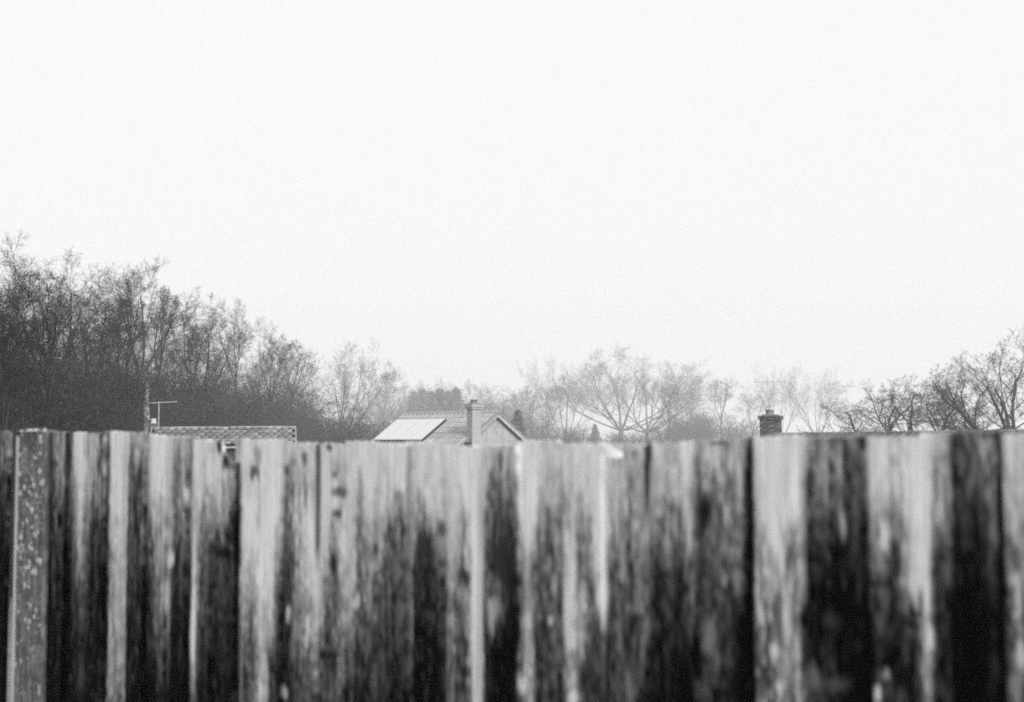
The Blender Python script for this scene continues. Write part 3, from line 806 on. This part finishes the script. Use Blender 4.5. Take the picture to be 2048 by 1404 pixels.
# knots, splits and bright scars: px, y, half width, half height, value
SPOTS = [(440,892,7,13,20),(452,926,6,16,35),(458,960,5,20,120),(510,945,9,14,60),(516,912,6,16,130),(577,940,10,12,70),(608,915,8,15,80),(660,895,8,8,60),
 (672,950,6,8,80),(684,985,14,12,70),(676,1028,8,8,60),(668,1130,7,20,30),(660,1310,20,9,30),(932,1155,8,16,30),(1413,1025,12,34,15),(1270,908,9,9,110),
 (520,1080,7,14,215),(582,1225,6,14,215),(618,1245,5,16,215),(616,1280,5,14,190),(575,1385,7,12,190),(718,1200,6,12,190),(375,985,6,14,215),(345,1118,7,12,220),
 (338,1190,6,34,200),(392,1260,6,60,205),(1545,1065,10,24,222),(1518,1230,7,16,200),(1542,1305,8,16,215),(1767,1075,9,20,205),(1750,1385,9,14,225),(1765,1350,7,10,190),
 (1848,1180,8,30,205),(1855,1275,9,24,220),(1682,1040,6,26,170),(1560,1110,9,36,200),(1575,1235,8,50,170),(2035,1310,7,18,190),(1990,1080,5,18,110),(1448,1160,6,12,150),
 (1135,1230,12,60,195),(1143,1395,10,12,215),(1100,1240,6,10,190),(1205,1200,10,30,205),(1298,1020,8,50,165),(985,1235,12,30,165),(990,1215,12,20,150),(1000,1310,18,14,5),
 (1010,1120,20,50,40),(1045,1370,9,16,205),(880,1060,10,20,70),(850,1090,14,30,45),(125,1040,5,16,8),(130,1140,10,12,50),(455,1105,16,10,20),(470,1080,10,8,30),(465,1095,5,5,90),
 (1415,1270,14,30,110),(1430,1320,12,26,100),(1390,1310,12,60,8),(1675,1210,12,14,8),(1620,1350,24,22,110),(1665,1370,26,18,70),(1655,1240,14,20,55),(1378,1060,8,34,185),(1350,1050,7,20,150),
 (1470,1165,6,20,110),(1100,985,20,16,165),(1300,905,5,26,50),(1440,885,20,5,80),(278,960,9,24,45),(236,1045,5,10,150),(1820,1170,10,30,190),(1838,1130,9,24,205),(1870,1020,8,20,190),(1790,960,7,24,200)]

_rg = np.random.RandomState(5); _lat = _rg.rand(256, 256)
def vnoise(x, y):
    xi = np.floor(x).astype(int); yi = np.floor(y).astype(int); fx = x - xi; fy = y - yi
    fx = fx * fx * (3 - 2 * fx); fy = fy * fy * (3 - 2 * fy)
    a = _lat[xi % 256, yi % 256]; b = _lat[(xi+1) % 256, yi % 256]; c = _lat[xi % 256, (yi+1) % 256]; d = _lat[(xi+1) % 256, (yi+1) % 256]
    return (a * (1-fx) + b * fx) * (1-fy) + (c * (1-fx) + d * fx) * fy

KFENCE = 0.70
def stain_shade(P, seed):
    """albedo of the weathered wood at fence points P (n,3): silvered, algae-stained and scarred, shade of the lap gaps included"""
    Q = P.copy(); Q[:, 2] = EYE
    px, _ = proj(Q); _, py = proj(P)
    s = (P[:, :2] - np.array([0, Z0])) @ np.array([SE.x, SE.y]); z = P[:, 2]
    # streaky edges: shift the lookup height along the grain
    n1 = vnoise(s * 95 + seed * 7.3, z * 5 + seed); n2 = vnoise(s * 260 + seed, z * 9); n3 = vnoise(s * 130 + seed * 3, z * 28 + 4)
    n4 = vnoise(s * 330 + 9, z * 120 + seed * 2)
    n7 = vnoise(s * 300 + seed * 2.3, z * 5 + 40); n5 = vnoise(s * 150 + 31, z * 62 + seed * 5); n6 = vnoise(s * 62 + seed * 11, z * 22 + 17)
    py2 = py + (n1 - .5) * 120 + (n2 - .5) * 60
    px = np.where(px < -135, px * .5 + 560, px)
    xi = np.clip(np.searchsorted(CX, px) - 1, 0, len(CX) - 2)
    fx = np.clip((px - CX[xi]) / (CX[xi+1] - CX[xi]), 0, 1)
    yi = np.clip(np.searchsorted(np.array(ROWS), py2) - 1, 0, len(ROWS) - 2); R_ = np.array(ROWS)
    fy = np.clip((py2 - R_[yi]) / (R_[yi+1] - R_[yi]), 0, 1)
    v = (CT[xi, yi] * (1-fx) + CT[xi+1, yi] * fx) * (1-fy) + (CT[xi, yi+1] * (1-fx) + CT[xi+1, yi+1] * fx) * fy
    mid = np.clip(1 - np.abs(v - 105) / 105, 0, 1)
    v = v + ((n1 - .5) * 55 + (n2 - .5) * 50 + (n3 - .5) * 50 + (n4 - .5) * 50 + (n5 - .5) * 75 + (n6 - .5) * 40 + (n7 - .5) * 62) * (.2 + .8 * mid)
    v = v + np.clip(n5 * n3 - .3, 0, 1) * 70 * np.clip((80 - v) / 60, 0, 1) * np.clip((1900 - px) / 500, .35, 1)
    for a, b, w, h, val in SPOTS:
        d = ((px - a + (n1 - .5) * w) / w) ** 2 + ((py - b + (n2 - .5) * h) / h / (1.5 if val > 100 else 1.1)) ** 2
        k = np.clip(1.25 - d * (.6 + .9 * n3), 0, 1) * .8
        v = v * (1 - k) + val * k
    v = np.clip(v, 3, 235) / 255.
    lin = np.where(v < .04045, v / 12.92, ((v + .055) / 1.055) ** 2.4)
    return np.clip(lin / KFENCE - .004, .003, .8)

def px_of_s(s):
    k = s / (math.sqrt(1 + TT * TT) * Z0); return 1024 + FPX * k / (1 - TT * k)
EDGES = [px_of_s(-4.35 + .1 * i) for i in range(19)] + [-130, -92, -56, -18, 30, None, 109, 144, 181, 221, 258, 302, 345, 387, 434, 485, 575, 645, 706, 762, 826, 895, 967, 1045, 1128, 1214, 1301, 1400, 1505, 1612, 1735, 1868, 2003, 2150, 2310]
TOPS = [(-800, 874), (-140, 866), (32, 865), (96, 862), (144, 862), (222, 865), (300, 868), (345, 873), (387, 876), (485, 880), (640, 883), (760, 886), (960, 889), (1050, 887), (1200, 885),
        (1300, 889), (1400, 885), (1500, 882), (1612, 873), (1735, 870), (1865, 868), (2003, 866), (2310, 856)]
TX, TY = zip(*TOPS)
def top_z(px): return at(px, float(np.interp(px, TX, TY)), depth_of_s(s_of_px(px))).z

fence = thing('fence', 'weathered close boarded wooden fence crossing the whole foreground', 'fence', tuple(FO))
def board(a, b, idx):
    s0, s1 = s_of_px(a), s_of_px(b); lap = .02; NC = 22
    zmid = top_z((a + b) / 2) + rnd.uniform(-.0048, .004); slope = (top_z(b) - top_z(a)) * .6
    S = np.concatenate([[s0 - lap], np.linspace(s0, s1, NC)])
    vis = 1.12 if s1 > -1 else .85
    T = np.concatenate([np.linspace(0, 1, 135) * (zmid - vis), [zmid - .6, zmid - .03 + 0]])   # depth below the top
    V = []; nc = len(S)
    jag = [rnd.uniform(-.0015, .0015) for _ in S]
    tops = []
    for i, s in enumerate(S):
        f = (s - s0) / (s1 - s0)
        zt = zmid + slope * (f - .5) + jag[i]
        if a == 434:                                   # broken corner: the board has lost its right shoulder
            g = [0, .0, .2, .42, .72, 1.0]; h = [0, 0, .0, .026, .045, .05]
            zt -= float(np.interp(f, [0, .3, .42, .6, 1.0], [0, 0, .022, .04, .047])) + abs(jag[i]) * 3
        tops.append(zt)
    front = lambda f: .004 + .012 * max(0, f) + (-.0015 if f < 0 else 0)
    back = lambda f: .0 + .0045 * max(0, f)
    warp = rnd.uniform(-.0012, .0012)
    for t in T:
        for i, s in enumerate(S):
            f = (s - s0) / (s1 - s0)
            z = tops[i] - t * (tops[i] - 0.03) / (zmid - 0.03)
            V.append(FO + SE * s + SN * (front(f) + warp * math.sin(t * 4)) + Vector((0, 0, z)))
    nr = len(T)
    # thick near edge (rows x 3) then back face
    E = []
    e0 = len(V)
    for j, t in enumerate(T):
        z = tops[-1] - t * (tops[-1] - 0.03) / (zmid - 0.03)
        for k in (0, .5, 1):
            h = front(1) * (1 - k) + back(1) * k
            V.append(FO + SE * (s1 + .0006 * (k > 0)) + SN * (h + warp * math.sin(t * 4)) + Vector((0, 0, z)))
    b0 = len(V)
    for i, s in enumerate(S):
        f = (s - s0) / (s1 - s0)
        V.append(FO + SE * s + SN * back(f) + Vector((0, 0, tops[i])))
    for i, s in enumerate(S):
        f = (s - s0) / (s1 - s0)
        V.append(FO + SE * s + SN * back(f) + Vector((0, 0, .03)))
    F = [(j*nc+i, (j+1)*nc+i, (j+1)*nc+i+1, j*nc+i+1) for j in range(nr-1) for i in range(nc-1)]
    F += [(e0+j*3+k, e0+(j+1)*3+k, e0+(j+1)*3+k+1, e0+j*3+k+1) for j in range(nr-1) for k in range(2)]
    F += [(i, i+1, b0+i+1, b0+i) for i in range(nc-1)]                                  # top
    F += [(b0+i, b0+i+1, b0+nc+i+1, b0+nc+i) for i in range(nc-1)]                       # back
    me = bpy.data.meshes.new('fence_board')
    P = np.array([tuple(v) for v in V])
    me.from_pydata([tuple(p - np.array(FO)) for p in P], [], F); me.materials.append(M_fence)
    col = stain_shade(P, idx * 3.7); col[e0:b0] *= {485: .08, 645: .12, 826: .35, 1301: .12, 1505: .2, 2003: .2, 144: .15, 575: .5, 967: .55, 1045: .8, 1214: .8}.get(b, .5)  # edge faces darkened, shadow gaps of some laps painted in
    if b in (485, 645, 1301):                          # the painted lap shade fades out lower down
        pe = proj(P[e0:b0])[1]; lo = {485: 1120, 645: 1090, 1301: 990}[b]
        col[e0:b0] *= 1 + np.clip((pe - lo) / 60, 0, 1) * 4.0
    if a == 434: col[b0+10:b0+nc] *= .3; col[10:nc*4][np.arange(10, nc*4) % nc >= 10] *= .4
    at_ = me.attributes.new('stain_shade', 'FLOAT', 'POINT'); at_.data.foreach_set('value', col.astype(np.float32))
    me.update()
    o = obj('fence_board', me, fence)
    return o
prev = None; bi = 0
def gap_shade():
    m = MB(); sa, sb = s_of_px(88), s_of_px(112)  # added dark strip, paints the shade in the gap beside the post
    m.prism([FO + SE * sa + SN * h for h in (-.03, -.012)] + [FO + SE * sb + SN * h for h in (-.012, -.03)], (0, 0, top_z(100) - .012))
    m.v = [Vector(v) - FO for v in m.v]; m.build('gap_shade_strip', M_dark, fence)
gap_shade()
for e in EDGES:
    if e is None: prev = None; continue
    if prev is not None: board(prev, e, bi); bi += 1
    prev = e

def local_fence(m, name, mat): 
    m.v = [Vector(v) - FO for v in m.v]; return m.build(name, mat, fence)
# concrete post between the two panels: square, chamfered on its far arris, mossy cap
def post():
    sL = s_of_px(51); w = s_of_px(107) - s_of_px(51); dep = .018; zt = at(66, 866, depth_of_s(s_of_px(66))).z; c = .016
    nz = 60; m = MB()
    c = .008; prof = [(.02, -.05), (0, dep - c), (c, dep), (w - .006, dep), (w, dep - .006), (w - .04, -.05)]
    rows = [0.0] + [.9 + (zt - .9) * k / nz for k in range(nz + 1)]
    rg = random.Random(3); V = m.v
    for z in rows:
        for s, h in prof:
            j = .0012
            V.append(FO + SE * (sL + s + rg.uniform(-j, j)) + SN * (h + rg.uniform(-j, j)) + Vector((0, 0, z)))
    n = len(prof)
    for r in range(len(rows) - 1):
        for k in range(n): m.f.append((r*n+k, r*n+(k+1) % n, (r+1)*n+(k+1) % n, (r+1)*n+k))
    b = (len(rows) - 1) * n
    # low rounded top
    cidx = len(V); ctr = FO + SE * (sL + w / 2) + SN * .01 + Vector((0, 0, zt + .008)); 
    for s, h in prof: V.append(ctr + SE * ((s - w / 2) * .7) + SN * ((h - .01) * .7))
    for k in range(n): m.f.append((b+k, b+(k+1) % n, cidx+(k+1) % n, cidx+k))
    m.f.append(tuple(range(cidx, cidx + n)))
    o = local_fence(m, 'fence_post', M_concrete)
    # pale sharp arris strip left of the face
    m = MB(); m.prism([FO + SE * (sL + x) + SN * h for x, h in ((-.042, -.02), (-.042, dep - .014), (-.001, dep - .002), (-.001, -.02))], (0, 0, zt - .008))
    o2 = local_fence(m, 'post_edging', M_pale_strip)
    # moss cushions on the post
    m = MB()
    for i in range(260):
        s = sL + rg.uniform(.01, w - .008); z = zt - rg.choice([rg.gauss(.1, .05), rg.gauss(.19, .03), rg.gauss(.32, .06), rg.gauss(.5, .1), rg.random() * .75]); z = min(z, zt - .006); r = rg.uniform(.002, .0035) if i % 4 else rg.uniform(.005, .009)
        ctr = FO + SE * s + SN * dep + Vector((0, 0, z))
        ring = [ctr + SE * (math.cos(a) * r) + Vector((0, 0, math.sin(a) * r * rg.uniform(.8, 1.6))) for a in [q * math.pi / 3 for q in range(6)]]
        b = len(m.v); m.v += ring + [ctr + SN * r * .5]
        m.f += [(b+q, b+(q+1) % 6, b+6) for q in range(6)]
    o3 = local_fence(m, 'lichen', M_lichen); o3['kind'] = 'stuff'
    m = MB()
    for i in range(16):
        s = sL + rg.uniform(0, w); ctr = FO + SE * s + SN * rg.uniform(0, dep) + Vector((0, 0, zt + .004))
        m.tube([ctr, ctr + Vector((0, 0, rg.uniform(.003, .008)))], [rg.uniform(.006, .012), .004], 6)
    o4 = local_fence(m, 'moss', M_moss); o4['kind'] = 'stuff'
M_pale_strip = grey('pale_edging', .55, .75, (60, 60, 8), .8)
M_lichen = grey('lichen', .28, .5, (80, 80, 80), .95)
M_moss = grey('moss_tufts', .3, .5, (90, 90, 90), .95)
post()
# rails behind the boards
for z in (.35, 1.0, 1.5):
    sa, sb = s_of_px(100), s_of_px(2300)
    m = MB(); m.prism([FO + SN * -.003 + Vector((0, 0, z)), FO + SN * -.04 + Vector((0, 0, z - .04)), FO + SN * -.04 + Vector((0, 0, z + .035))], SE * (sb - sa))
    m.v = [v + SE * sa for v in m.v]; local_fence(m, 'fence_rail', M_rail)
# torn pale splinter curling off the board top
def splinter():
    s0, s1 = s_of_px(1210), s_of_px(1266); m = MB(); n = 9
    za, zb = at(1213, 896, depth_of_s(s0)).z, at(1262, 911, depth_of_s(s1)).z
    for k in range(n):
        f = k / (n - 1); s = s0 + (s1 - s0) * f; z = za + (zb - za) * f ** 1.5; hh = .0105 * (1 - .45 * f) * (.5 if k in (0, n-1) else 1)
        out = .019 + .012 * math.sin(f * 2.6)
        for dz in (-hh, hh):
            for th in (0, .004): m.v.append(FO + SE * s + SN * (out + th) + Vector((0, 0, z + dz)))
    for k in range(n - 1):
        a = k * 4; b = a + 4
        m.f += [(a, b, b+2, a+2), (a+1, a+3, b+3, b+1), (a, a+1, b+1, b), (a+2, b+2, b+3, a+3)]
    m.f += [(0, 2, 3, 1), ((n-1)*4, (n-1)*4+1, (n-1)*4+3, (n-1)*4+2)]
    local_fence(m, 'splinter', M_splinter)
splinter()
